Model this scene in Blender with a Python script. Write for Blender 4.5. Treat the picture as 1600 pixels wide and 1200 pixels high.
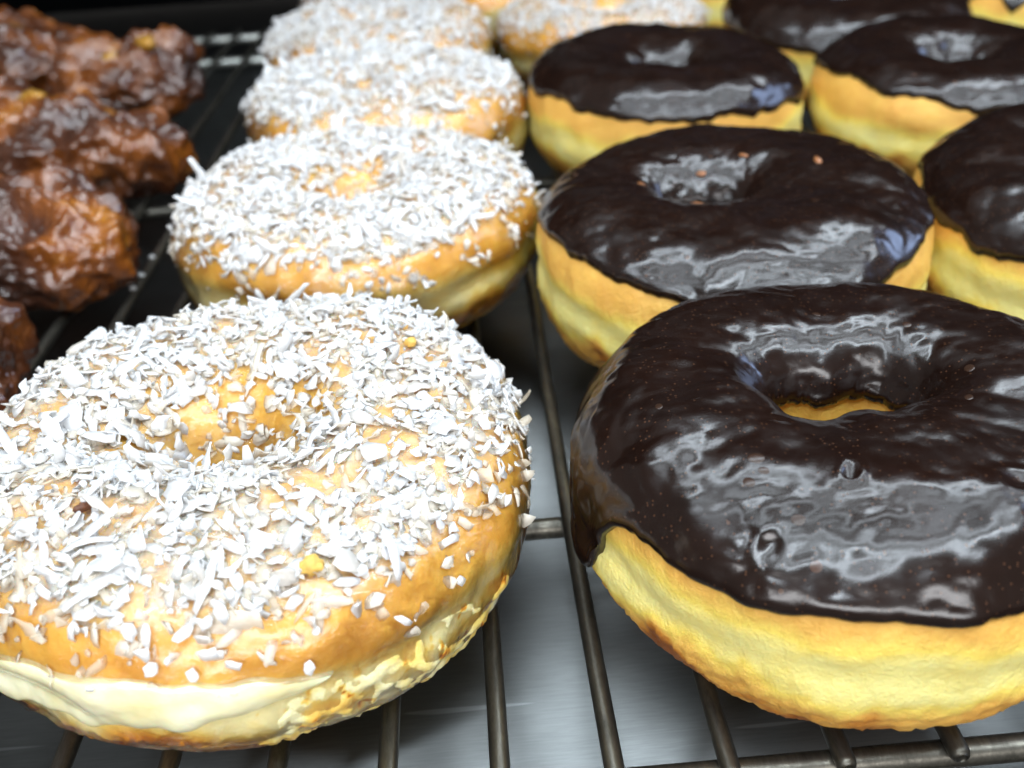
import bpy, math
import numpy as np
from mathutils import Matrix, Vector

for o in list(bpy.data.objects):
    bpy.data.objects.remove(o)
S = bpy.context.scene
COL = S.collection

# ------------------------------------------------------------------ camera
cam_d = bpy.data.cameras.new('camera')
cam = bpy.data.objects.new('camera', cam_d)
COL.objects.link(cam)
CR = np.array([[0.99645962, 0.0811817, -0.02185747],
               [-0.06214468, 0.5361319, -0.84184359],
               [-0.05662381, 0.84022147, 0.5392788]])
M4 = Matrix([list(CR[i]) + [0.0] for i in range(3)] + [[0, 0, 0, 1]])
M4.translation = (0, 0, 0.134)
cam.matrix_world = M4
cam_d.sensor_fit = 'HORIZONTAL'
cam_d.sensor_width = 36.0
cam_d.lens = 36.0 * 1481.87 / 1600.0
cam_d.clip_start = 0.005
cam_d.clip_end = 20.0
cam_d.dof.use_dof = True
cam_d.dof.focus_distance = 0.163
cam_d.dof.aperture_fstop = 16.0
S.camera = cam

# ------------------------------------------------------------------ world, lamps, exposure
W = bpy.data.worlds.new('World')
S.world = W
W.use_nodes = True
bg = W.node_tree.nodes['Background']
bg.inputs[0].default_value = (1.0, 0.96, 0.92, 1)
bg.inputs[1].default_value = 0.14

def area(name, loc, target, sx, sy, power, color):
    l = bpy.data.lights.new(name, 'AREA')
    l.shape = 'RECTANGLE'
    l.size, l.size_y = sx, sy
    l.energy = power
    l.color = color
    o = bpy.data.objects.new(name, l)
    COL.objects.link(o)
    o.location = loc
    o.rotation_euler = (Vector(target) - Vector(loc)).to_track_quat('-Z', 'Y').to_euler()
    return o

# four fluorescent tubes in the top of the display case, above the rack
for y, p in ((-0.10, 2.6), (0.05, 1.2), (0.20, 0.7), (0.36, 1.9)):
    area('case_tube_lamp', (0.10, y, 0.50), (0.08, y + 0.06, 0.0), 0.85, 0.040, p, (0.80, 0.91, 1.0))
# added fill lamp behind the camera, brightens the front dough sides
area('front_fill_lamp', (-0.05, -0.55, 0.30), (0.03, 0.2, 0.02), 0.9, 0.18, 3.6, (0.97, 0.98, 1.0))
# cool daylight from the shop side, right
area('shop_window_lamp', (0.75, 0.35, 0.42), (0.1, 0.3, 0.0), 0.25, 0.30, 1.3, (0.45, 0.62, 1.0))

S.view_settings.view_transform = 'Standard'
S.view_settings.look = 'None'
S.view_settings.exposure = 0.42
S.view_settings.gamma = 1.0
S.view_settings.use_curve_mapping = False
S.render.engine = 'CYCLES'

# ------------------------------------------------------------------ numpy noise
_rs = np.random.RandomState(7)
PERM = _rs.permutation(512).astype(np.int64)
GR = _rs.normal(size=(512, 3))
GR /= np.linalg.norm(GR, axis=1)[:, None]

def perlin(P):
    P = np.asarray(P, float)
    sh = P.shape[:-1]
    P = P.reshape(-1, 3)
    I = np.floor(P).astype(np.int64)
    F = P - I
    U = F * F * F * (F * (F * 6 - 15) + 10)
    out = 0
    for dx in (0, 1):
        wx = U[:, 0] if dx else 1 - U[:, 0]
        for dy in (0, 1):
            wy = U[:, 1] if dy else 1 - U[:, 1]
            for dz in (0, 1):
                wz = U[:, 2] if dz else 1 - U[:, 2]
                h = PERM[(I[:, 0] + dx) & 511]
                h = PERM[(h + I[:, 1] + dy) & 511]
                h = PERM[(h + I[:, 2] + dz) & 511]
                g = GR[h]
                out = out + wx * wy * wz * (g[:, 0] * (F[:, 0] - dx) + g[:, 1] * (F[:, 1] - dy) + g[:, 2] * (F[:, 2] - dz))
    return (out * 1.6).reshape(sh)

def fbm(P, o=3, g=0.5):
    s = 0
    a = 1.0
    for i in range(o):
        s = s + a * perlin(P * (2.0 ** i) + 17.3 * i)
        a *= g
    return s

def ridged(P, o=3):
    s = 0
    a = 1.0
    for i in range(o):
        s = s + a * (1 - 2 * np.abs(perlin(P * (2.1 ** i) + 9.7 * i)))
        a *= 0.5
    return s

def sstep(x, a, b):
    t = np.clip((x - a) / (b - a), 0, 1)
    return t * t * (3 - 2 * t)

# ------------------------------------------------------------------ mesh helpers
def mesh_from(name, V, Q, attrs=None, smooth=True):
    V = np.ascontiguousarray(V, dtype=np.float32)
    Q = np.ascontiguousarray(Q, dtype=np.int32)
    me = bpy.data.meshes.new(name)
    k = Q.shape[1]
    me.vertices.add(len(V))
    me.vertices.foreach_set('co', V.ravel())
    me.loops.add(Q.size)
    me.loops.foreach_set('vertex_index', Q.ravel())
    me.polygons.add(len(Q))
    me.polygons.foreach_set('loop_start', np.arange(0, Q.size, k, dtype=np.int32))
    if attrs:
        for an, av in attrs.items():
            a = me.attributes.new(an, 'FLOAT', 'POINT')
            a.data.foreach_set('value', np.ascontiguousarray(av, dtype=np.float32).ravel())
    me.update(calc_edges=True)
    if smooth:
        me.polygons.foreach_set('use_smooth', np.ones(len(Q), dtype=bool))
    return me

def obj(name, me, mat, parent=None, loc=None):
    o = bpy.data.objects.new(name, me)
    COL.objects.link(o)
    if mat is not None and not me.materials:
        me.materials.append(mat)
    if parent is not None:
        o.parent = parent
    if loc is not None:
        o.location = loc
    return o

def thing(name, label, cat, loc=(0, 0, 0), group=None):
    o = bpy.data.objects.new(name, None)
    o.empty_display_size = 0.01
    COL.objects.link(o)
    o.location = loc
    o['label'] = label
    o['category'] = cat
    if group:
        o['group'] = group
    return o

def grid_quads(n, m, wrap_n=True, wrap_m=False):
    N = n if wrap_n else n - 1
    Mm = m if wrap_m else m - 1
    i, j = np.meshgrid(np.arange(N), np.arange(Mm), indexing='ij')
    i2 = (i + 1) % n
    j2 = (j + 1) % m
    return np.stack([i * m + j, i2 * m + j, i2 * m + j2, i * m + j2], -1).reshape(-1, 4)

def grid_normals(P, wrap_n=True, wrap_m=False):
    du = (np.roll(P, -1, 0) - np.roll(P, 1, 0)) if wrap_n else np.gradient(P, axis=0)
    dv = (np.roll(P, -1, 1) - np.roll(P, 1, 1)) if wrap_m else np.gradient(P, axis=1)
    n = np.cross(du, dv)
    return n / (np.linalg.norm(n, axis=-1, keepdims=True) + 1e-12)

# ------------------------------------------------------------------ materials
def new_mat(name):
    m = bpy.data.materials.new(name)
    m.use_nodes = True
    nt = m.node_tree
    b = nt.nodes['Principled BSDF']
    return m, nt, b

def nd(nt, t, **kw):
    n = nt.nodes.new(t)
    for k, v in kw.items():
        if k.startswith('i_'):
            n.inputs[k[2:].replace('_', ' ')].default_value = v
        else:
            setattr(n, k, v)
    return n

def lk(nt, a, b):
    nt.links.new(a, b)

def ramp(nt, fac, stops):
    r = nt.nodes.new('ShaderNodeValToRGB')
    e = r.color_ramp.elements
    while len(e) < len(stops):
        e.new(0.5)
    for i, (p, c) in enumerate(stops):
        e[i].position = p
        e[i].color = (*c, 1) if len(c) == 3 else c
    lk(nt, fac, r.inputs[0])
    return r

def g(v):
    return (v, v, v)

def math_node(nt, op, a, b=None):
    n = nt.nodes.new('ShaderNodeMath')
    n.operation = op
    for i, x in enumerate((a, b)):
        if x is None:
            continue
        if isinstance(x, (int, float)):
            n.inputs[i].default_value = x
        else:
            lk(nt, x, n.inputs[i])
    return n.outputs[0]

def noise(nt, vec, scale, detail=3.0, rough=0.5, dist=0.0):
    n = nd(nt, 'ShaderNodeTexNoise', i_Scale=scale, i_Detail=detail, i_Roughness=rough, i_Distortion=dist)
    lk(nt, vec, n.inputs['Vector'])
    return n.outputs['Fac']

def bump(nt, h, strength, dist, normal=None):
    b = nd(nt, 'ShaderNodeBump', i_Strength=strength, i_Distance=dist)
    lk(nt, h, b.inputs['Height'])
    if normal is not None:
        lk(nt, normal, b.inputs['Normal'])
    return b.outputs[0]

def dough_material(name, glazed):
    m, nt, b = new_mat(name)
    tc = nd(nt, 'ShaderNodeTexCoord').outputs['Object']
    at = nd(nt, 'ShaderNodeAttribute', attribute_name='brown').outputs['Fac']
    n1 = noise(nt, tc, 120, 4, 0.6)
    n2 = noise(nt, tc, 700, 3, 0.6)
    v = math_node(nt, 'ADD', at, math_node(nt, 'MULTIPLY', math_node(nt, 'SUBTRACT', n1, 0.5), 0.30))
    v = math_node(nt, 'ADD', v, math_node(nt, 'MULTIPLY', math_node(nt, 'SUBTRACT', n2, 0.5), 0.14))
    if glazed:
        st = [(0.0, (0.90, 0.82, 0.46)), (0.22, (0.88, 0.66, 0.18)), (0.48, (0.82, 0.46, 0.072)),
              (0.75, (0.60, 0.22, 0.018)), (1.0, (0.28, 0.085, 0.010))]
    else:
        st = [(0.0, (0.92, 0.82, 0.30)), (0.22, (0.90, 0.68, 0.13)), (0.48, (0.79, 0.44, 0.085)),
              (0.75, (0.58, 0.23, 0.03)), (1.0, (0.27, 0.08, 0.011))]
    r = ramp(nt, v, st)
    lk(nt, r.outputs[0], b.inputs['Base Color'])
    b.inputs['Roughness'].default_value = 0.40 if glazed else 0.48
    b.inputs['Subsurface Weight'].default_value = 0.18
    b.inputs['Subsurface Radius'].default_value = (1.0, 0.55, 0.2)
    b.inputs['Subsurface Scale'].default_value = 0.0035
    if glazed:
        b.inputs['Coat Weight'].default_value = 0.7
        b.inputs['Coat Roughness'].default_value = 0.16
        b.inputs['Coat IOR'].default_value = 1.45
    w = noise(nt, tc, 480, 6, 0.7, 0.6)
    w2 = noise(nt, tc, 1500, 3, 0.6)
    bn = bump(nt, w, 0.30 if glazed else 0.50, 0.0012)
    bn = bump(nt, w2, 0.3 if glazed else 0.5, 0.0004, bn)
    lk(nt, bn, b.inputs['Normal'])
    return m

def chocolate_material():
    m, nt, b = new_mat('chocolate_icing')
    tc = nd(nt, 'ShaderNodeTexCoord').outputs['Object']
    vo = nd(nt, 'ShaderNodeTexVoronoi', feature='F1', i_Scale=210.0, i_Randomness=1.0)
    lk(nt, tc, vo.inputs['Vector'])
    # few cells carry a tan bubble mark; its size varies with the cell
    sep = nd(nt, 'ShaderNodeSeparateColor')
    lk(nt, vo.outputs['Color'], sep.inputs[0])
    sel = math_node(nt, 'GREATER_THAN', sep.outputs[0], 0.86)
    rad = math_node(nt, 'MULTIPLY', math_node(nt, 'POWER', sep.outputs[1], 2.5), 0.20)
    ins = math_node(nt, 'LESS_THAN', vo.outputs['Distance'], rad)
    spot = math_node(nt, 'MULTIPLY', sel, ins)
    vo2 = nd(nt, 'ShaderNodeTexVoronoi', feature='F1', i_Scale=1500.0, i_Randomness=1.0)
    lk(nt, tc, vo2.inputs['Vector'])
    sep2 = nd(nt, 'ShaderNodeSeparateColor')
    lk(nt, vo2.outputs['Color'], sep2.inputs[0])
    dust = math_node(nt, 'MULTIPLY', math_node(nt, 'GREATER_THAN', sep2.outputs[0], 0.80),
                     math_node(nt, 'LESS_THAN', vo2.outputs['Distance'], 0.28))
    n1 = noise(nt, tc, 90, 4, 0.6)
    base = ramp(nt, n1, [(0.25, (0.0062, 0.0024, 0.0015)), (0.75, (0.0120, 0.0046, 0.0027))])
    mx = nd(nt, 'ShaderNodeMix', data_type='RGBA')
    lk(nt, math_node(nt, 'MULTIPLY', spot, 0.65), mx.inputs[0])
    lk(nt, base.outputs[0], mx.inputs[6])
    mx.inputs[7].default_value = (0.085, 0.040, 0.023, 1)
    mx2 = nd(nt, 'ShaderNodeMix', data_type='RGBA')
    lk(nt, math_node(nt, 'MULTIPLY', dust, 0.32), mx2.inputs[0])
    lk(nt, mx.outputs[2], mx2.inputs[6])
    mx2.inputs[7].default_value = (0.14, 0.06, 0.03, 1)
    lk(nt, mx2.outputs[2], b.inputs['Base Color'])
    n3 = noise(nt, tc, 160, 3, 0.6)
    rr = ramp(nt, n3, [(0.3, g(0.16)), (0.7, g(0.28))])
    lk(nt, rr.outputs[0], b.inputs['Roughness'])
    b.inputs['Specular IOR Level'].default_value = 0.62
    w = noise(nt, tc, 140, 2, 0.5, 0.4)
    w2 = noise(nt, tc, 1400, 3, 0.6)
    bn = bump(nt, w, 0.035, 0.0014)
    bn = bump(nt, w2, 0.08, 0.0003, bn)
    bn = bump(nt, math_node(nt, 'MULTIPLY', spot, -1.0), 0.5, 0.0002, bn)
    lk(nt, bn, b.inputs['Normal'])
    return m

def glaze_material():
    # thin sugar glaze: mostly clear, milky where it gathered
    m, nt, b = new_mat('sugar_glaze')
    nt.nodes.remove(b)
    out = nt.nodes['Material Output']
    tc = nd(nt, 'ShaderNodeTexCoord').outputs['Object']
    milk = nd(nt, 'ShaderNodeAttribute', attribute_name='milk').outputs['Fac']
    n1 = noise(nt, tc, 170, 4, 0.6, 1.2)
    f = math_node(nt, 'ADD', milk, math_node(nt, 'MULTIPLY', math_node(nt, 'SUBTRACT', n1, 0.55), 0.9))
    fr = ramp(nt, f, [(0.10, g(0.0)), (0.45, g(0.16)), (0.95, g(0.75))])
    tr = nd(nt, 'ShaderNodeBsdfTransparent')
    df = nd(nt, 'ShaderNodeBsdfPrincipled')
    df.inputs['Base Color'].default_value = (0.92, 0.86, 0.72, 1)
    df.inputs['Roughness'].default_value = 0.3
    df.inputs['Subsurface Weight'].default_value = 0.3
    df.inputs['Subsurface Scale'].default_value = 0.002
    mix = nd(nt, 'ShaderNodeMixShader')
    lk(nt, fr.outputs[0], mix.inputs[0])
    lk(nt, tr.outputs[0], mix.inputs[1])
    lk(nt, df.outputs[0], mix.inputs[2])
    gl = nd(nt, 'ShaderNodeBsdfGlossy', i_Roughness=0.13)
    gl.inputs['Color'].default_value = (1, 1, 1, 1)
    fre = nd(nt, 'ShaderNodeFresnel', i_IOR=1.45)
    w = noise(nt, tc, 330, 4, 0.55, 0.8)
    bn = bump(nt, w, 0.45, 0.0010)
    lk(nt, bn, gl.inputs['Normal'])
    lk(nt, bn, fre.inputs['Normal'])
    lk(nt, bn, df.inputs['Normal'])
    mix2 = nd(nt, 'ShaderNodeMixShader')
    lk(nt, fre.outputs[0], mix2.inputs[0])
    lk(nt, mix.outputs[0], mix2.inputs[1])
    lk(nt, gl.outputs[0], mix2.inputs[2])
    lk(nt, mix2.outputs[0], out.inputs['Surface'])
    return m

def coconut_material(wet):
    m, nt, b = new_mat('wet_coconut' if wet else 'dry_coconut')
    geo = nd(nt, 'ShaderNodeNewGeometry')
    oi = nd(nt, 'ShaderNodeObjectInfo')
    rnd = math_node(nt, 'FRACT', math_node(nt, 'ADD', geo.outputs['Random Per Island'], oi.outputs['Random']))
    if wet:
        c = ramp(nt, rnd, [(0.0, (0.84, 0.72, 0.55)), (1.0, (0.90, 0.84, 0.74))])
    else:
        c = ramp(nt, rnd, [(0.0, (0.84, 0.79, 0.72)), (0.25, (0.91, 0.90, 0.89)), (1.0, (0.94, 0.94, 0.94))])
    tc = nd(nt, 'ShaderNodeTexCoord').outputs['Object']
    lk(nt, c.outputs[0], b.inputs['Base Color'])
    b.inputs['Roughness'].default_value = 0.3 if wet else 0.55
    w = noise(nt, tc, 1200, 3, 0.6)
    lk(nt, bump(nt, w, 0.4, 0.0003), b.inputs['Normal'])
    if not wet:
        out = nt.nodes['Material Output']
        tl = nd(nt, 'ShaderNodeBsdfTranslucent')
        lk(nt, c.outputs[0], tl.inputs['Color'])
        mix = nd(nt, 'ShaderNodeMixShader')
        mix.inputs[0].default_value = 0.40
        lk(nt, b.outputs[0], mix.inputs[1])
        lk(nt, tl.outputs[0], mix.inputs[2])
        lk(nt, mix.outputs[0], out.inputs['Surface'])
    if wet:
        out = nt.nodes['Material Output']
        tr = nd(nt, 'ShaderNodeBsdfTransparent')
        mix = nd(nt, 'ShaderNodeMixShader')
        fr = ramp(nt, rnd, [(0.0, g(0.28)), (1.0, g(0.70))])
        lk(nt, fr.outputs[0], mix.inputs[0])
        lk(nt, tr.outputs[0], mix.inputs[1])
        lk(nt, b.outputs[0], mix.inputs[2])
        lk(nt, mix.outputs[0], out.inputs['Surface'])
    return m

def fritter_material():
    m, nt, b = new_mat('fried_fritter')
    tc = nd(nt, 'ShaderNodeTexCoord').outputs['Object']
    at = nd(nt, 'ShaderNodeAttribute', attribute_name='brown').outputs['Fac']
    n1 = noise(nt, tc, 130, 5, 0.65, 0.5)
    v = math_node(nt, 'ADD', at, math_node(nt, 'MULTIPLY', math_node(nt, 'SUBTRACT', n1, 0.5), 0.7))
    r = ramp(nt, v, [(0.0, (0.40, 0.15, 0.014)), (0.25, (0.22, 0.060, 0.006)), (0.55, (0.075, 0.019, 0.0045)), (1.0, (0.020, 0.0065, 0.0035))])
    lk(nt, r.outputs[0], b.inputs['Base Color'])
    b.inputs['Roughness'].default_value = 0.38
    b.inputs['Coat Weight'].default_value = 1.0
    b.inputs['Coat Roughness'].default_value = 0.08
    w = noise(nt, tc, 150, 3, 0.5, 0.6)
    bn = bump(nt, w, 0.7, 0.0030)
    lk(nt, bn, b.inputs['Normal'])
    lk(nt, bn, b.inputs['Coat Normal'])
    return m

def wire_material():
    m, nt, b = new_mat('worn_wire')
    tc = nd(nt, 'ShaderNodeTexCoord').outputs['Object']
    mp = nd(nt, 'ShaderNodeMapping')
    mp.inputs['Scale'].default_value = (1, 0.25, 1)
    lk(nt, tc, mp.inputs['Vector'])
    n1 = noise(nt, mp.outputs[0], 260, 5, 0.7)
    r = ramp(nt, n1, [(0.30, (0.05, 0.046, 0.038)), (0.55, (0.14, 0.13, 0.108)), (0.8, (0.28, 0.26, 0.21))])
    lk(nt, r.outputs[0], b.inputs['Base Color'])
    b.inputs['Metallic'].default_value = 0.9
    rr = ramp(nt, n1, [(0.3, g(0.5)), (0.75, g(0.30))])
    lk(nt, rr.outputs[0], b.inputs['Roughness'])
    lk(nt, bump(nt, n1, 0.25, 0.0004), b.inputs['Normal'])
    return m

def tray_material():
    m, nt, b = new_mat('brushed_steel')
    tc = nd(nt, 'ShaderNodeTexCoord').outputs['Object']
    mp = nd(nt, 'ShaderNodeMapping')
    mp.inputs['Scale'].default_value = (0.06, 1, 1)
    lk(nt, tc, mp.inputs['Vector'])
    n1 = noise(nt, mp.outputs[0], 2600, 4, 0.65)
    n2 = noise(nt, tc, 22, 4, 0.6)
    mp2 = nd(nt, 'ShaderNodeMapping')
    mp2.inputs['Rotation'].default_value = (0, 0, 0.55)
    mp2.inputs['Scale'].default_value = (0.05, 1, 1)
    lk(nt, tc, mp2.inputs['Vector'])
    n3 = noise(nt, mp2.outputs[0], 420, 1, 0.4)
    scr = ramp(nt, n3, [(0.735, g(0.0)), (0.76, g(1.0))])
    r = ramp(nt, n1, [(0.25, (0.11, 0.115, 0.114)), (0.75, (0.145, 0.15, 0.149))])
    mx = nd(nt, 'ShaderNodeMix', data_type='RGBA')
    lk(nt, math_node(nt, 'MULTIPLY', scr.outputs[0], 0.5), mx.inputs[0])
    lk(nt, r.outputs[0], mx.inputs[6])
    mx.inputs[7].default_value = (0.30, 0.31, 0.32, 1)
    lk(nt, mx.outputs[2], b.inputs['Base Color'])
    b.inputs['Metallic'].default_value = 1.0
    rr = ramp(nt, n2, [(0.3, g(0.33)), (0.7, g(0.45))])
    lk(nt, rr.outputs[0], b.inputs['Roughness'])
    b.inputs['Anisotropic'].default_value = 0.0
    lk(nt, bump(nt, n1, 0.06, 0.0002), b.inputs['Normal'])
    return m

def plain(name, col, rough=0.5, n=0.15, scale=40):
    m, nt, b = new_mat(name)
    tc = nd(nt, 'ShaderNodeTexCoord').outputs['Object']
    f = noise(nt, tc, scale, 4, 0.6)
    r = ramp(nt, f, [(0.3, tuple(c * (1 - n) for c in col)), (0.7, tuple(min(1, c * (1 + n)) for c in col))])
    lk(nt, r.outputs[0], b.inputs['Base Color'])
    b.inputs['Roughness'].default_value = rough
    return m

MD = dough_material('fried_dough', False)
MG = dough_material('glazed_dough', True)
MC = chocolate_material()
MS = glaze_material()
MK = coconut_material(False)
MKW = coconut_material(True)
MF = fritter_material()
MW = wire_material()
MT = tray_material()
M_BLACK = plain('black_enamel', (0.004, 0.005, 0.006), 0.35)
M_LIT_BAR, _nt, _b = new_mat('lit_far_bar')
_b.inputs['Base Color'].default_value = (0.62, 0.64, 0.60, 1)  # tube light on the far cross bars, put into a lighter metal colour
_b.inputs['Metallic'].default_value = 0.9
_b.inputs['Roughness'].default_value = 0.35
M_GREY = plain('grey_enamel', (0.25, 0.28, 0.32), 0.5)
M_CREAM, _nt, _b = new_mat('creamy_glaze')
_tc = nd(_nt, 'ShaderNodeTexCoord').outputs['Object']
_r = ramp(_nt, noise(_nt, _tc, 140, 3, 0.5), [(0.3, (0.86, 0.76, 0.40)), (0.7, (0.90, 0.86, 0.60))])
lk(_nt, _r.outputs[0], _b.inputs['Base Color'])
_b.inputs['Roughness'].default_value = 0.22
_b.inputs['Subsurface Weight'].default_value = 0.3
_b.inputs['Subsurface Scale'].default_value = 0.003
_b.inputs['Coat Weight'].default_value = 0.6
_b.inputs['Coat Roughness'].default_value = 0.08
lk(_nt, bump(_nt, noise(_nt, _tc, 260, 2, 0.5), 0.3, 0.0010), _b.inputs['Normal'])
M_BUB = plain('cocoa_bubble', (0.030, 0.014, 0.008), 0.25, 0.7, 700)
M_CRUMB = plain('golden_crumb', (0.72, 0.45, 0.10), 0.6, 0.3, 500)
M_CHIP = plain('tan_chip', (0.30, 0.12, 0.045), 0.3, 0.4, 500)
M_SEED = plain('brown_husk', (0.13, 0.045, 0.02), 0.5, 0.4, 700)
M_APPLE = plain('cooked_apple', (0.40, 0.20, 0.03), 0.25, 0.5, 150)

# ------------------------------------------------------------------ setting
TRAY_Z = -0.021
def box_mesh(name, x0, x1, y0, y1, z0, z1):
    V = [(x, y, z) for x in (x0, x1) for y in (y0, y1) for z in (z0, z1)]
    Q = [(0, 1, 3, 2), (4, 6, 7, 5), (0, 4, 5, 1), (2, 3, 7, 6), (0, 2, 6, 4), (1, 5, 7, 3)]
    return mesh_from(name, V, Q, smooth=False)

o = obj('steel_tray_floor', box_mesh('steel_tray_floor', -0.45, 0.55, -0.05, 0.70, TRAY_Z - 0.004, TRAY_Z), MT)
o['kind'] = 'structure'
o = obj('shelf', box_mesh('shelf', -1.2, 1.2, -0.3, 1.0, TRAY_Z - 0.03, TRAY_Z - 0.0045), M_BLACK)
o['kind'] = 'structure'
o = obj('case_back_wall', box_mesh('case_back_wall', -1.2, 1.2, 0.92, 0.95, TRAY_Z - 0.002, 0.75), M_BLACK)
o['kind'] = 'structure'

# ------------------------------------------------------------------ wire rack
def rod_mesh(name, p0, p1, r, seg=14, rings=2, cap=True, wob=0.0, seed=0):
    p0 = np.array(p0, float)
    p1 = np.array(p1, float)
    d = p1 - p0
    L = np.linalg.norm(d)
    d /= L
    a = np.array([0, 0, 1.0])
    s = np.cross(d, a)
    s /= np.linalg.norm(s)
    u = np.cross(s, d)
    ang = np.linspace(0, 2 * np.pi, seg, endpoint=False)
    # rounded ends
    prof = [(0.0, 0.55), (0.18 * r, 0.82), (0.5 * r, 0.97), (0.8 * r, 1.0)]
    ts = [p[0] for p in prof] + list(np.linspace(0.8 * r, L - 0.8 * r, rings + 2)[1:-1]) + [L - p[0] for p in prof[::-1]]
    rs = [p[1] for p in prof] + [1.0] * rings + [p[1] for p in prof[::-1]]
    V = []
    rng = np.random.RandomState(seed)
    for t, q in zip(ts, rs):
        off = s * rng.normal() * wob + u * rng.normal() * wob * 0.4 if wob and r < t < L - r else 0
        for A in ang:
            V.append(p0 + d * t + (s * math.cos(A) + u * math.sin(A)) * r * q + off)
    n = len(ts)
    Q = grid_quads(n, seg, False, True)
    V.append(p0)
    V.append(p1)
    me = bpy.data.meshes.new(name)
    F = [tuple(int(x) for x in q) for q in Q]
    F += [(len(V) - 2, (k + 1) % seg, k) for k in range(seg)]
    b0 = (n - 1) * seg
    F += [(len(V) - 1, b0 + k, b0 + (k + 1) % seg) for k in range(seg)]
    me.from_pydata([tuple(v) for v in V], [], F)
    for p in me.polygons:
        p.use_smooth = True
    return me

rack = thing('wire_rack', 'dark worn wire cooling rack carrying all the doughnuts and fritters', 'wire rack', (0, 0, TRAY_Z))
WR = 0.0017
FB = 0.0942
for i in range(-19, 22):
    x = 0.0148 + 0.0184 * i
    me = rod_mesh('wire', (x, FB - 0.0035, -WR), (x, 0.684, -WR), WR, rings=9, wob=0.00025, seed=i + 50)
    obj('wire', me, MW, rack, (0, 0, -TRAY_Z))
BR = 0.0023
for y, r in ((FB, BR), (0.1575, BR), (0.3650, BR), (0.6120, 0.0028), (0.6780, 0.0028)):
    me = rod_mesh('cross_bar', (-0.352, y, -2 * WR - r + 0.0006), (0.418, y, -2 * WR - r + 0.0006), r)
    obj('cross_bar', me, MW if y < 0.5 else M_LIT_BAR, rack, (0, 0, -TRAY_Z))
me = rod_mesh('front_rail', (-0.352, FB - 0.0052, -2 * WR - 2.1 * BR), (0.418, FB - 0.0052, -2 * WR - 2.1 * BR), 0.0021)
obj('front_rail', me, MW, rack, (0, 0, -TRAY_Z))
for x in (-0.33, 0.07, 0.40):
    for y in (0.13, 0.66):
        me = rod_mesh('foot', (x, y, TRAY_Z), (x, y + 0.0001, -2 * WR), 0.0022)
        obj('foot', me, MW, rack, (0, 0, -TRAY_Z))

# ------------------------------------------------------------------ doughnuts
class Ring:
    """Analytic ring doughnut: pos(theta, t) with t = 0 outer equator, 90 deg top, 180 deg hole."""
    def __init__(s, R, h, seed, hole=0.21, crease=0.0012, tilt=(0, 0), holeoff=(0, 0), lump=1.0, sink=0.0006, ein=2.6, eout=2.6, oval=0.0):
        s.R, s.h, s.seed, s.hole, s.crease, s.tilt, s.holeoff, s.lump, s.sink = R, h, seed, hole, crease, tilt, holeoff, lump, sink
        s.zmin = 0.0
        s.ein, s.eout, s.oval = ein, eout, oval
        th = np.linspace(0, 2 * np.pi, 90, endpoint=False)
        t = np.linspace(0, 2 * np.pi, 60, endpoint=False)
        P = s.pos(*np.meshgrid(th, t, indexing='ij'))
        s.zmin = P[..., 2].min()

    def pos(s, TH, T):
        k = s.seed * 13.7
        cx, cy = np.cos(TH), np.sin(TH)
        Z = np.zeros_like(cx)
        def ln(f, o):
            return perlin(np.stack([cx * f + k + o, cy * f + o * 3.1, Z + k * 0.37], -1))
        R = s.R * (1 + 0.030 * s.lump * ln(1.1, 0.5))
        rh = s.R * s.hole * (1 + 0.22 * ln(1.3, 7.7)) * (1 + s.oval * (cx * cx - cy * cy))
        h = s.h * (1 + 0.05 * s.lump * ln(1.2, 15.1))
        c, q = np.cos(T), np.sin(T)
        e = np.where(c > 0, np.where(q > 0, 2 / s.eout, 2 / 2.35), 2 / s.ein)
        x = np.sign(c) * np.abs(c) ** e
        z = np.sign(q) * np.abs(q) ** e
        a = (R - rh) / 2
        rc = (R + rh) / 2
        low = np.where(z < 0, 1 - 0.16 * z * z, 1.0)
        r = rc + a * x * low
        z0 = 0.02 + 0.16 * ln(1.7, 23.0)
        cr = s.crease * (0.7 + 0.8 * ln(2.3, 31.0))
        r = r - cr * np.exp(-((z - z0) / 0.15) ** 2) * np.clip(x, 0, 1)
        # hole may sit off centre
        w = np.clip((1 - x) / 2, 0, 1)
        P = np.stack([r * cx + s.holeoff[0] * w, r * cy + s.holeoff[1] * w, h / 2 + h / 2 * z], -1)
        # lumpy displacement, roughly along the section normal
        nrm = np.stack([c * cx, c * cy, q], -1)
        d = 0.0011 * s.lump * perlin(P * 55 + k) + 0.00045 * perlin(P * 150 + k * 2) + 0.00016 * perlin(P * 420 + k)
        P = P + nrm * d[..., None]
        tx, ty = s.tilt
        P[..., 2] = P[..., 2] + P[..., 0] * tx + P[..., 1] * ty
        P[..., 2] -= s.zmin + s.sink
        return P

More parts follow.
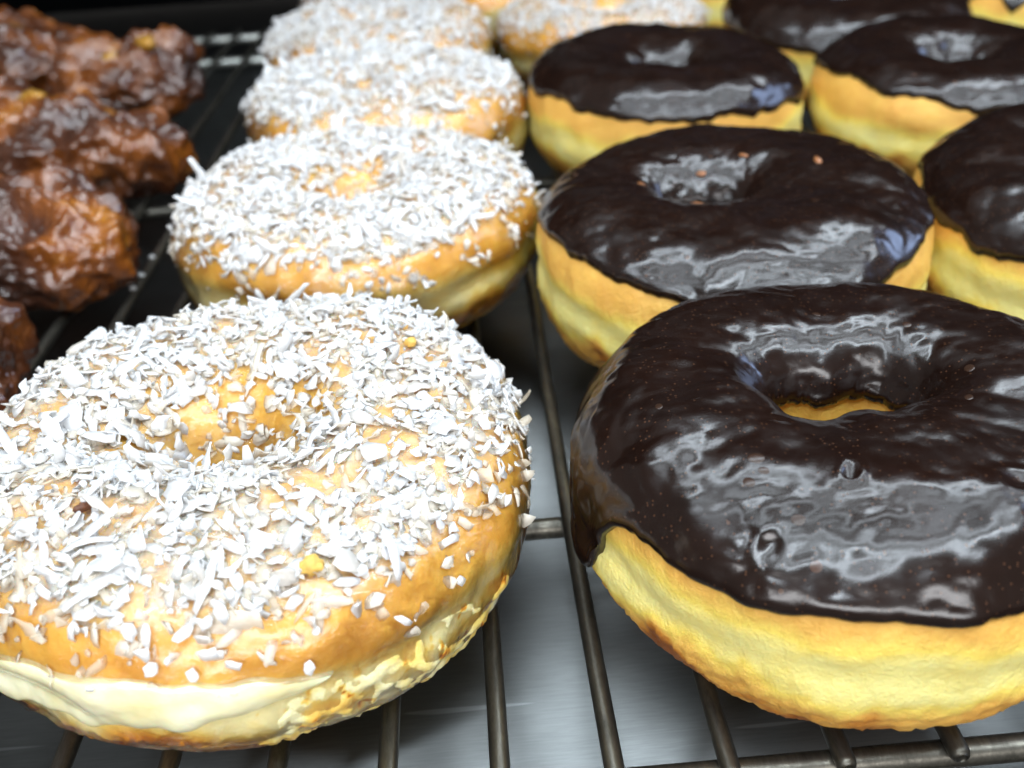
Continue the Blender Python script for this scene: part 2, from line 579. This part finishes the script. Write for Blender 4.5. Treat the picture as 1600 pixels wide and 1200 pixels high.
def dough_mesh(D, n, m, rough=None, glazed=False):
    th = np.linspace(0, 2 * np.pi, n, endpoint=False)
    t = np.linspace(-np.pi, np.pi, m, endpoint=False)
    TH, T = np.meshgrid(th, t, indexing='ij')
    P = D.pos(TH, T)
    N = grid_normals(P, True, True)
    k = D.seed * 5.1
    zr = P[..., 2] / D.h
    cx, cy = np.cos(TH), np.sin(TH)
    ca = np.stack([cx * 1.6 + k, cy * 1.6, zr * 0.4], -1)
    off = 0.10 * fbm(ca, 3)
    up = sstep(zr + off, 0.55, 0.72)                    # browned crown
    dn = 1 - sstep(zr + 0.10 * fbm(ca * 2.2 + 5, 3), 0.29, 0.46)   # browned base
    toast = sstep(fbm(P * 45 + k, 3), 0.15, 0.6)
    brown = 0.05 + 0.47 * up + dn * (0.50 + 0.45 * toast) + 0.05 * fbm(P * 90 + k, 2)
    inner = sstep(-np.cos(T), 0.2, 0.8)
    brown = np.maximum(brown * (1 - 0.10 * inner), 0.40 * inner)
    base = dn * 0.00050 * ridged(P * 260 + k, 2)           # dry wrinkled base skin
    P = P + N * base[..., None]
    if rough is not None:
        w = rough(TH, T, zr)
        P = P + N * (w * (0.0005 * ridged(P * 120 + k, 2) + 0.0005 * fbm(P * 380, 2)))[..., None]
        brown = brown * (1 - 0.75 * w) + w * (0.06 + 0.40 * fbm(P * 130, 3) + 0.85 * sstep(fbm(P * 420 + 3, 3), 0.42, 0.8))
    return mesh_from('dough', P.reshape(-1, 3), grid_quads(n, m, True, True), {'brown': np.clip(brown, 0, 1)})

def shell_points(D, n, m, t_out, t_in, T0, w0, bead, extra=None):
    th = np.linspace(0, 2 * np.pi, n, endpoint=False)
    u = np.linspace(0, 1, m)
    u = 0.5 - 0.5 * np.cos(np.pi * u) * (0.35) - 0.65 * (0.5 - u)   # denser near both edges
    u = (u - u[0]) / (u[-1] - u[0])
    a = t_out(th)
    b = t_in(th)
    T = a[:, None] + (b - a)[:, None] * u[None]
    TH = np.broadcast_to(th[:, None], T.shape)
    P = D.pos(TH, T)
    N = grid_normals(P, True, False)
    seg = np.linalg.norm(np.diff(P, axis=1), axis=-1)
    s = np.concatenate([np.zeros((n, 1)), np.cumsum(seg, 1)], 1)
    w = np.minimum(s, s[:, -1:] - s)
    tk = T0 * np.sqrt(np.clip(1 - (1 - np.clip(w / w0, 0, 1)) ** 2, 0, 1)) - 0.0003 * np.exp(-w / 0.0003)
    tk = tk + bead * np.exp(-((w - 1.3 * w0) / w0) ** 2) * np.clip(w / w0, 0, 1)
    if extra is not None:
        tk = tk + extra(P, TH, T, w) * np.clip(w / w0, 0, 1)
    return P + N * tk[..., None], TH, T, w, s

def deg(a):
    return a * math.pi / 180

def edge_fn(seed, base, amp, bumps=()):
    """edge angle t (deg) as a function of theta; bumps: (theta_deg, width_deg, delta_deg)"""
    def f(th):
        cx, cy = np.cos(th), np.sin(th)
        k = seed * 3.3
        v = base + amp * fbm(np.stack([cx * 1.5 + k, cy * 1.5, np.zeros_like(cx) + k], -1), 2)
        v = v + 0.45 * amp * fbm(np.stack([cx * 6 + k, cy * 6, np.zeros_like(cx) + k + 4], -1), 3)
        for c, w, d in bumps:
            dd = (np.degrees(th) - c + 180) % 360 - 180
            v = v + d * np.exp(-(dd / w) ** 2)
        return v * math.pi / 180
    return f

def icing_mesh(D, n, m, t_out, t_in, pits=(), wrinkle=1.0):
    k = D.seed * 7.7
    def extra(P, TH, T, w):
        e = 0.00016 * wrinkle * fbm(P * np.array([50, 120, 70]) + k, 2)
        near = np.exp(-((w - 0.010) / 0.008) ** 2)
        e = e + near * 0.00034 * wrinkle * ridged(P * 100 + k * 2, 2) * sstep(perlin(P * 40 + k), -0.15, 0.35)
        for px, py, pr, dp in pits:
            dd = np.hypot(P[..., 0] - px, P[..., 1] - py) / pr
            top = P[..., 2] > D.h * 0.55
            e = e + np.where(top, -dp * np.exp(-(dd / 0.55) ** 4) + 0.35 * dp * np.exp(-((dd - 1.0) / 0.3) ** 2), 0)
        return e
    P, TH, T, w, s = shell_points(D, n, m, t_out, t_in, 0.0013, 0.0016, 0.00035, extra)
    return mesh_from('chocolate_icing', P.reshape(-1, 3), grid_quads(n, m, True, False)), P

def glaze_mesh(D, n, m, t_out, t_in):
    k = D.seed * 9.1
    def extra(P, TH, T, w):
        return 0.00022 * fbm(P * 120 + k, 3)
    P, TH, T, w, s = shell_points(D, n, m, t_out, t_in, 0.00055, 0.0014, 0.0005, extra)
    edge = np.exp(-(s / 0.006) ** 2)
    milk = 0.08 + 0.42 * sstep(np.degrees(T), 30, 55) * (1 - sstep(np.degrees(T), 104, 125)) + 0.45 * edge * (0.6 + 0.8 * fbm(P * 60 + k, 2))
    return mesh_from('sugar_glaze', P.reshape(-1, 3), grid_quads(n, m, True, False), {'milk': np.clip(milk, 0, 1)})

# ---- coconut flakes
def flake_verts(rng, L, Wd, segs, th=0.00038, curl=None):
    """curled ribbon with ragged edges; returns verts, quads"""
    curl = rng.normal() * (0.9 if rng.uniform() < 0.75 else 2.6) if curl is None else curl
    tw = rng.normal() * 0.5
    side = rng.normal() * 0.5
    V = []
    ang = 0.0
    yaw = 0.0
    p = np.zeros(3)
    step = L / segs
    taper = rng.uniform(0.3, 0.95, 2)
    for i in range(segs + 1):
        f = i / segs
        wd = Wd * 0.5 * (taper[0] + (1 - taper[0]) * min(1, f * 3.0)) * (taper[1] + (1 - taper[1]) * min(1, (1 - f) * 3.0))
        wd *= rng.uniform(0.75, 1.2)
        a = tw * (f - 0.5)
        dirv = np.array([math.cos(ang) * math.cos(yaw), math.cos(ang) * math.sin(yaw), math.sin(ang)])
        up = np.array([-math.sin(ang), 0, math.cos(ang)])
        sd = np.cross(up, dirv)
        sd /= np.linalg.norm(sd)
        up = np.cross(dirv, sd)
        s2 = sd * math.cos(a) + up * math.sin(a)
        u2 = -sd * math.sin(a) + up * math.cos(a)
        jl, jr = rng.uniform(0.8, 1.2, 2)
        sl = dirv * rng.normal() * step * 0.18
        V += [p - s2 * wd * jl - u2 * th / 2 + sl, p + s2 * wd * jr - u2 * th / 2 - sl,
              p + s2 * wd * jr + u2 * th / 2 - sl, p - s2 * wd * jl + u2 * th / 2 + sl]
        p = p + dirv * step
        ang += curl / segs
        yaw += side / segs
    V = np.array(V)
    V -= V.mean(0)
    Q = [(0, 3, 2, 1)]
    for i in range(segs):
        b = i * 4
        for j in range(4):
            Q.append((b + j, b + (j + 1) % 4, b + 4 + (j + 1) % 4, b + 4 + j))
    e = segs * 4
    Q.append((e, e + 1, e + 2, e + 3))
    return V, np.array(Q)

FR = np.random.RandomState(11)
FLAKES = []
for i in range(36):
    if i < 14:
        L, Wd, sg = FR.uniform(0.0060, 0.0105), FR.uniform(0.0014, 0.0026), 8
    else:
        L, Wd, sg = FR.uniform(0.0034, 0.0058), FR.uniform(0.0024, 0.0042), 5
    V, Q = flake_verts(FR, L, Wd, sg, th=0.00026)
    me = mesh_from('coconut_flake', V, Q, smooth=False)
    me.materials.append(MK)
    mw = me.copy()
    mw.materials.clear()
    mw.materials.append(MKW)
    FLAKES.append((me, mw))
SMALL = []
for i in range(60):
    SMALL.append(flake_verts(FR, FR.uniform(0.0009, 0.0042), FR.uniform(0.0008, 0.0025), 3, th=0.00024))

def frames(D, th, t):
    e = 0.004
    P = D.pos(th, t)
    a = D.pos(th + e, t) - D.pos(th - e, t)
    b = D.pos(th, t + e) - D.pos(th, t - e)
    n = np.cross(a, b)
    n /= np.linalg.norm(n, axis=-1, keepdims=True)
    a /= np.linalg.norm(a, axis=-1, keepdims=True)
    b = np.cross(n, a)
    return P, n, a, b

def orient(rng, n, a, b, tilt):
    yaw = rng.uniform(0, 2 * math.pi)
    x = a * math.cos(yaw) + b * math.sin(yaw)
    y = np.cross(n, x)
    x2 = x * math.cos(tilt) + n * math.sin(tilt)
    roll = rng.normal() * 0.25
    z2 = np.cross(x2, y)
    y3 = y * math.cos(roll) + z2 * math.sin(roll)
    z3 = np.cross(x2, y3)
    return np.stack([x2, y3, z3], 1)

def add_coconut(D, root, n_big, n_small, density, seed, n_wet=0.25, scale=1.0):
    rng = np.random.RandomState(seed)
    def sample(n, pw=1.0):
        out_th, out_t = [], []
        while len(out_th) < n:
            th = rng.uniform(0, 2 * np.pi, 4000)
            t = rng.uniform(0, np.pi * 1.1, 4000)
            rr = (1 + 0.65 * np.cos(t)) / 1.65
            acc = rng.uniform(size=4000) < rr * density(th, t) ** pw
            out_th += list(th[acc])
            out_t += list(t[acc])
        return np.array(out_th[:n]), np.array(out_t[:n])
    th, t = sample(n_big)
    P, N, A, B = frames(D, th, t)
    dn = density(th, t)
    for i in range(n_big):
        q = rng.randint(len(FLAKES))
        wet = rng.uniform() < n_wet + 0.5 * (dn[i] < 0.35)
        me = FLAKES[q][1 if wet else 0]
        tilt = abs(rng.normal()) * (0.12 if wet else (0.24 if rng.uniform() < 0.8 else 0.65))
        Rm = orient(rng, N[i], A[i], B[i], tilt)
        sc = rng.uniform(0.75, 1.15) * scale
        lift = 0.0006 + (0.0 if wet else rng.uniform(0.0003, 0.0017)) + 0.0016 * math.sin(tilt)
        o = bpy.data.objects.new('coconut_flake', me)
        COL.objects.link(o)
        o.parent = root
        mm = Matrix([[*(Rm[r] * sc), P[i][r] + N[i][r] * lift] for r in range(3)] + [[0, 0, 0, 1]])
        o.matrix_local = mm
    for wet, cnt in ((False, int(n_small * (1 - n_wet))), (True, int(n_small * n_wet))):
        th, t = sample(cnt, 0.55 if wet else 1.0)
        P, N, A, B = frames(D, th, t)
        VV, QQ = [], []
        c = 0
        for i in range(cnt):
            V, Q = SMALL[rng.randint(len(SMALL))]
            tilt = abs(rng.normal()) * (0.10 if wet else (0.24 if rng.uniform() < 0.8 else 0.6))
            Rm = orient(rng, N[i], A[i], B[i], tilt)
            lift = 0.0004 + (0.0 if wet else rng.uniform(0, 0.0010)) + 0.0006 * math.sin(tilt)
            VV.append((V * rng.uniform(0.7, 1.3) * scale) @ Rm.T + P[i] + N[i] * lift)
            QQ.append(Q + c)
            c += len(V)
        if cnt:
            me = mesh_from('coconut_shreds', np.concatenate(VV), np.concatenate(QQ), smooth=False)
            o = obj('coconut_shreds', me, MKW if wet else MK, root)
            o['kind'] = 'stuff'

def coco_density(seed, lo=0.30, front=0.0, side_t=35.0, bare=(122, 155), patch=None):
    def f(th, t):
        cx, cy = np.cos(th), np.sin(th)
        td = np.degrees(t)
        k = seed * 2.9
        Pn = np.stack([cx * (1 + .5 * np.cos(t)) * 3.0 + k, cy * (1 + .5 * np.cos(t)) * 3.0, np.sin(t) * 2], -1)
        n = fbm(Pn, 3)
        st = side_t + 12 * fbm(np.stack([cx * 2 + k, cy * 2, cx * 0 + 1.0], -1), 2) + front * np.clip(-cy, 0, 1)
        d = sstep(td, st - 14, st + 16)
        # the wall of the hole stays nearly bare
        d = d * (1 - sstep(td, *bare))
        d = d * np.clip(0.80 + 0.75 * n, 0.10, 1.0)
        if patch:
            dd = (np.degrees(th) - patch[0] + 180) % 360 - 180
            d = d * (1 - np.exp(-(dd / patch[1]) ** 4) * (1 - sstep(td, patch[2] - 10, patch[2] + 10)))
        d = d + 0.06 * sstep(td, st - 40, st - 10) * (td < 165)
        return np.clip(d, 0, 1)
    return f

def coconut_ring(x, y, R, h, seed, label, n, m, big, small, group, tilt=(0, 0), rough=None, dens=None, holeoff=(0, 0), hole=0.21, glaze_lo=-32, wet=0.32, scale=1.0, crease=0.0016, ein=2.2, oval=0.15):
    D = Ring(R, h, seed, hole=hole, tilt=tilt, holeoff=holeoff, crease=crease, ein=ein, eout=2.4, oval=oval)
    root = thing('coconut_doughnut', label, 'doughnut', (x, y, 0), group)
    obj('dough', dough_mesh(D, n, m, rough, True), MG, root)
    to = edge_fn(seed, glaze_lo, 14, ())
    ti = edge_fn(seed + 40, 186, 6)
    obj('sugar_glaze', glaze_mesh(D, n, m // 2, to, ti), MS, root)
    add_coconut(D, root, big, small, dens or coco_density(seed), seed * 7 + 1, n_wet=wet, scale=scale)
    return root, D

def chocolate_ring(x, y, R, h, seed, label, n, m, group, tilt=(0, 0), edge=28, amp=9, bumps=(), pits=(), holeoff=(0, 0), hole=0.21, inner=172, wrinkle=1.0, bubbles=(), ein=2.7, eout=2.7, oval=0.15):
    D = Ring(R, h, seed, hole=hole, tilt=tilt, holeoff=holeoff, ein=ein, eout=eout, oval=oval)
    root = thing('chocolate_doughnut', label, 'doughnut', (x, y, 0), group)
    obj('dough', dough_mesh(D, n, m), MD, root)
    me, P = icing_mesh(D, n, m * 2 // 3, edge_fn(seed, edge, amp, bumps), edge_fn(seed + 40, inner, 3), pits, wrinkle)
    ic = obj('chocolate_icing', me, MC, root)
    N = grid_normals(P, True, False).reshape(-1, 3)
    F = P.reshape(-1, 3)
    for bx, by, br in bubbles:
        dd = np.hypot(F[:, 0] - bx, F[:, 1] - by) + 10 * (F[:, 2] < D.h * 0.6)
        i = int(dd.argmin())
        o = obj('air_bubble', BUB, M_BUB, ic)
        q = Vector(N[i]).to_track_quat('Z', 'Y').to_matrix()
        mm = (q @ Matrix.Diagonal((br, br * 0.8, br * 0.14))).to_4x4()
        mm.translation = F[i] - N[i] * br * 0.04
        o.matrix_local = mm
    return root, D

def dome_mesh():
    V, F = [], []
    rings, seg = 5, 14
    for i in range(rings):
        a = i / rings * math.pi / 2
        for j in range(seg):
            b = 2 * math.pi * j / seg
            V.append((math.cos(a) * math.cos(b), math.cos(a) * math.sin(b), math.sin(a)))
    V.append((0, 0, 1))
    for i in range(rings - 1):
        for j in range(seg):
            F.append((i * seg + j, i * seg + (j + 1) % seg, (i + 1) * seg + (j + 1) % seg, (i + 1) * seg + j))
    for j in range(seg):
        F.append(((rings - 1) * seg + j, (rings - 1) * seg + (j + 1) % seg, rings * seg))
    me = bpy.data.meshes.new('air_bubble')
    me.from_pydata(V, [], F)
    for p in me.polygons:
        p.use_smooth = True
    return me
BUB = dome_mesh()

GC = 'coconut doughnuts on the wire rack'
GH = 'chocolate iced doughnuts on the wire rack'

def crust(TH, T, zr):
    th = np.degrees(TH)
    dd = (th + 52 + 180) % 360 - 180
    w = np.exp(-(dd / 34) ** 2) * (1 - sstep(zr, 0.46, 0.66)) * (np.cos(T) > 0)
    return sstep(w + 0.25 * fbm(np.stack([np.cos(TH) * 5, np.sin(TH) * 5, zr * 4], -1), 3), 0.25, 0.6)

C1, DC1 = coconut_ring(-0.0469, 0.1474, 0.0542, 0.0384, 1,
    'large coconut doughnut with torn crusty glaze on its lower side', 600, 280, 300, 4600, GC,
    rough=crust, holeoff=(-0.0045, 0.0), hole=0.085, ein=1.7, oval=0.3, wet=0.45, dens=coco_density(1, front=14, side_t=30, bare=(106, 148)))
def glaze_band(D, root, th0, th1, mid, half):
    def prof(th):
        d = (np.degrees(th) - th0) % 360 / ((th1 - th0) % 360)
        w = np.where(d < 1, np.sin(np.clip(d, 0, 1) * np.pi) ** 0.6, 0)
        wob = 4 * fbm(np.stack([np.cos(th) * 4, np.sin(th) * 4, th * 0 + 2], -1), 3)
        return w, mid + wob
    def lo(th):
        w, m = prof(th)
        return (m - half * w * (1 + 0.35 * perlin(np.stack([np.cos(th) * 7, np.sin(th) * 7, th * 0], -1)))) * math.pi / 180
    def hi(th):
        w, m = prof(th)
        return (m + half * w + 0.02) * math.pi / 180
    P, TH, T, w, s_ = shell_points(D, 600, 40, lo, hi, 0.0010, 0.0030, 0.0, lambda P, a, b, c: 0.00035 * fbm(P * np.array([60, 60, 160]), 2))
    obj('set_glaze', mesh_from('set_glaze', P.reshape(-1, 3), grid_quads(600, 40, True, False)), M_CREAM, root)

glaze_band(DC1, C1, 195, 292, 6, 13)
C2, DC2 = coconut_ring(-0.0357, 0.2695, 0.0537, 0.0383, 2,
    'coconut doughnut with long curled shreds and golden bare flank, directly behind the torn crusty one', 280, 140, 300, 4200, GC,
    dens=coco_density(2, front=6, side_t=32, bare=(110, 142), patch=(-35, 32, 42)), hole=0.085, ein=1.7, oval=0.2)
C3, DC3 = coconut_ring(-0.0307, 0.3645, 0.0530, 0.0421, 3,
    'coconut doughnut with an off-centre hole and shiny bare side, third in the coconut row', 200, 100, 220, 3600, GC,
    dens=coco_density(3, front=16, side_t=36), holeoff=(-0.010, 0.004), hole=0.17)
C4, DC4 = coconut_ring(-0.0390, 0.4680, 0.0545, 0.0440, 4,
    'thickly coated coconut doughnut with one bare brown patch, fourth in the coconut row', 160, 80, 120, 3400, GC, dens=coco_density(4, patch=(2, 34, 88)))
C5, DC5 = coconut_ring(-0.0380, 0.5790, 0.0530, 0.0440, 5,
    'coconut doughnut at the wall end of the row, hidden by the ring before it', 120, 60, 40, 1500, GC)
K2, DK2 = coconut_ring(0.0675, 0.4821, 0.0507, 0.0400, 6,
    'finely dusted coconut doughnut between the coconut row and the chocolate rings', 160, 80, 60, 4500, GC, scale=0.65)

H1, DH1 = chocolate_ring(0.0620, 0.1329, 0.0480, 0.0427, 11,
    'large glossy chocolate doughnut with bubble pits, seated over the front rail of the rack', 420, 210, GH,
    edge=22, amp=6, bumps=((190, 8, -38),), holeoff=(-0.001, 0.0045), hole=0.215, inner=166, ein=3.4, oval=0.36,
    pits=((-0.0102, -0.0254, 0.0017, 0.0012), (-0.024, -0.0335, 0.0022, 0.0005), (0.012, -0.030, 0.003, 0.0004)),
    bubbles=((-0.0229, -0.0206, 0.0014), (-0.0226, -0.0228, 0.0009), (-0.0250, -0.0245, 0.0011), (-0.0201, -0.0319, 0.0011),
             (0.0204, 0.0015, 0.0011), (0.0162, 0.0177, 0.0010), (0.0012, 0.0234, 0.0008), (-0.0346, -0.0046, 0.0008), (0.0159, -0.0076, 0.0009)))
H2, DH2 = chocolate_ring(0.0659, 0.2325, 0.0518, 0.0409, 12,
    'chocolate doughnut with tan chips round its hole, touching the large bubble-pitted one', 300, 150, GH,
    edge=31, amp=9, bumps=((-104, 7, -26), (-85, 30, -8), (180, 40, 4)), holeoff=(-0.006, 0.004), hole=0.145, inner=162, tilt=(0.03, 0.02), oval=0.35)
H3, DH3 = chocolate_ring(0.0744, 0.3598, 0.0520, 0.0428, 13,
    'smooth chocolate doughnut beside the finely dusted coconut ring', 200, 100, GH, edge=30, amp=12, bumps=((-30, 12, -14), (-130, 14, -8)), hole=0.16, tilt=(-0.03, 0.03))
H4, DH4 = chocolate_ring(0.1815, 0.3495, 0.0512, 0.0391, 14,
    'chocolate doughnut with a wide yellow side and browned base, next to the smooth chocolate ring', 200, 100, GH, edge=36, amp=12, bumps=((-120, 16, 7),), hole=0.18, tilt=(-0.02, 0.05))
H6, DH6 = chocolate_ring(0.1694, 0.2251, 0.0523, 0.0411, 16,
    'plain dark chocolate doughnut touching the side of the tan-chipped ring', 240, 120, GH, edge=26, amp=11, tilt=(0.03, 0.03), hole=0.17)
H5, DH5 = chocolate_ring(0.1740, 0.4450, 0.0540, 0.0430, 15,
    'chocolate doughnut with a speckled ripply front edge, behind the wide yellow sided one', 160, 80, GH, edge=14, amp=6, tilt=(0, 0.10))

H7, DH7 = chocolate_ring(0.2880, 0.4850, 0.0530, 0.0430, 17,
    'chocolate doughnut with golden side and hanging icing drips, past the speckled ripply one', 140, 70, GH, edge=36, amp=10, bumps=((200, 8, -30), (228, 7, -25)))
Y1, DY1 = chocolate_ring(0.1500, 0.5720, 0.0520, 0.0430, 18,
    'doughnut showing only its plain yellow side, behind the speckled ripply chocolate one', 120, 60, GH, edge=60, amp=4)
Y2, DY2 = coconut_ring(0.0200, 0.5850, 0.0520, 0.0430, 19,
    'doughnut showing only its golden bare side, behind the gap between two coconut rings', 120, 60, 0, 500, GC,
    dens=coco_density(19, side_t=75))

# crumbs stuck to the torn crusty doughnut
def crumb_mesh(name, sx, sy, sz, seed):
    n, m = 16, 10
    th = np.linspace(0, 2 * np.pi, n, endpoint=False)
    ph = np.linspace(0.02, np.pi - 0.02, m)
    TH, PH = np.meshgrid(th, ph, indexing='ij')
    P = np.stack([np.cos(TH) * np.sin(PH), np.sin(TH) * np.sin(PH), np.cos(PH)], -1)
    P = P * (1 + 0.38 * fbm(P * 1.9 + seed * 3.3, 3))[..., None] * np.array([sx, sy, sz])
    return mesh_from(name, P.reshape(-1, 3), grid_quads(n, m, True, False)[:, ::-1])

def snap(D, x, y, zmin):
    th = math.atan2(y, x)
    t = np.linspace(-0.6, np.pi, 300)
    P = D.pos(np.full_like(t, th), t)
    dd = np.hypot(P[:, 0] - x, P[:, 1] - y) + 10 * (P[:, 2] < zmin)
    return P[int(dd.argmin())]

for nm, x, y, zm, sz, mt, lab in (
        ('husk_bit', -0.0167, -0.0289, 0.03, (0.0017, 0.0007, 0.0007), M_SEED, 'dark brown husk bit'),
        ('crumb', 0.0318, 0.0157, 0.03, (0.0013, 0.0011, 0.0009), M_CRUMB, 'golden crumb'),
        ('crumb', 0.0190, -0.0420, 0.015, (0.0018, 0.0015, 0.0013), M_CRUMB, 'golden crumb')):
    p = snap(DC1, x, y, zm)
    o = obj(nm, crumb_mesh(nm, *sz, seed=x * 100), mt, C1, (p[0], p[1], p[2] + 0.0018))
    o.rotation_euler = (0.2, 0.3, 0.9)
    o['label'] = lab

# ------------------------------------------------------------------ fritters
def fritter(x, y, a, b, h, rot, seed, label, apples=()):
    n, m = 220, 130
    th = np.linspace(0, 2 * np.pi, n, endpoint=False)
    ph = np.linspace(0.01, np.pi - 0.01, m)
    TH, PH = np.meshgrid(th, ph, indexing='ij')
    U = np.stack([np.cos(TH) * np.sin(PH), np.sin(TH) * np.sin(PH), np.cos(PH)], -1)
    U = np.sign(U) * np.abs(U) ** 0.9
    P = U * np.array([a, b, h / 2])
    k = seed * 11.3
    # knobbly clumps of fried dough with gnarled edges
    d = 0.0075 * fbm(P * 38 + k, 2) + 0.0046 * ridged(P * np.array([34, 74, 62]) + k, 2) + 0.0010 * ridged(P * 150 + k, 2) + 0.0014 * fbm(P * 260 + k, 3)
    Nn = U / np.array([a, b, h / 2])
    Nn /= np.linalg.norm(Nn, axis=-1, keepdims=True)
    P = P + Nn * (d * (0.55 + 0.45 * sstep(U[..., 2], -0.8, 0.2)))[..., None]
    P[..., 2] = np.maximum(P[..., 2], -h * 0.40 + 0.0006 * fbm(P * 200, 2))
    P[..., 2] -= P[..., 2].min() + 0.0006
    brown = 0.46 + 0.50 * fbm(P * 30 + k + 5, 3)
    root = thing('apple_fritter', label, 'fritter', (x, y, 0), 'apple fritters on the wire rack')
    root.rotation_euler = (0, 0, rot)
    obj('fried_dough', mesh_from('fried_dough', P.reshape(-1, 3), grid_quads(n, m, True, False)[:, ::-1], {'brown': np.clip(brown, 0, 1)}), MF, root)
    F = P.reshape(-1, 3)
    for i, (px, py, s) in enumerate(apples):
        dd = np.hypot(F[:, 0] - px, F[:, 1] - py) - 2.0 * F[:, 2]
        q = F[int((np.hypot(F[:, 0] - px, F[:, 1] - py) + 10 * (F[:, 2] < h * 0.4)).argmin())]
        o = obj('apple_piece', crumb_mesh('apple_piece', s * 1.5, s * 0.8, s * 0.7, seed + i), M_APPLE, root, (q[0], q[1], q[2] + s * 0.1))
        o.rotation_euler = (0.1, 0.2, i * 1.3 + seed)
    return root

fritter(-0.2480, 0.5450, 0.056, 0.034, 0.036, 0.1, 1, 'dark glossy apple fritter with a rounded top, by the black wall', ((0.01, -0.01, 0.005),))
fritter(-0.1690, 0.5080, 0.034, 0.034, 0.032, 0.4, 2, 'small dark apple fritter with pale apple bits, wedged behind the wide orange-brown one', ((0.006, -0.022, 0.005), (-0.012, -0.02, 0.004)))
fritter(-0.1640, 0.3930, 0.046, 0.029, 0.032, -0.25, 3, 'wide orange-brown apple fritter with shiny white glints, beside the coconut row', ((-0.02, 0.01, 0.005),))
fritter(-0.1600, 0.2990, 0.050, 0.025, 0.031, -0.35, 4, 'bright orange apple fritter with a pointed brown tip reaching over the bare wires', ((-0.005, 0.008, 0.006),))
fritter(-0.1580, 0.2060, 0.034, 0.036, 0.034, 0.3, 5, 'dark reddish-brown apple fritter beside the torn crusty coconut doughnut', ())
fritter(-0.2420, 0.4330, 0.040, 0.036, 0.038, 0.8, 6, 'nearly black apple fritter squeezed between the rounded and bright orange ones', ())

# loose coconut specks on the bare wires
for i, (x, y) in enumerate(((-0.1140, 0.3090), (-0.1140, 0.2950), (-0.1140, 0.2850))):
    o = obj('coconut_speck', crumb_mesh('coconut_speck', 0.0012, 0.0009, 0.0006, 30 + i), MK, None, (x, y, 0.0003))
    o['label'] = 'tiny loose white coconut speck lying on a bare wire of the rack'
    o['category'] = 'coconut'
    o['group'] = 'loose coconut specks on the wires'

# pale chips stuck in the icing round the hole of the ring with the drip
for x, y, r in ((-0.0220, 0.0020, 0.0016), (-0.0040, -0.0110, 0.0017), (0.0020, 0.0120, 0.0015), (0.0240, 0.0010, 0.0015), (0.0110, 0.0110, 0.0012)):
    p = snap(DH2, x, y, 0.025)
    o = obj('icing_chip', crumb_mesh('icing_chip', r * 1.3, r * 0.6, r * 0.5, seed=x * 300), M_CHIP, H2, (p[0], p[1], p[2] + 0.0013))
    o.rotation_euler = (0.1, 0.1, x * 200)
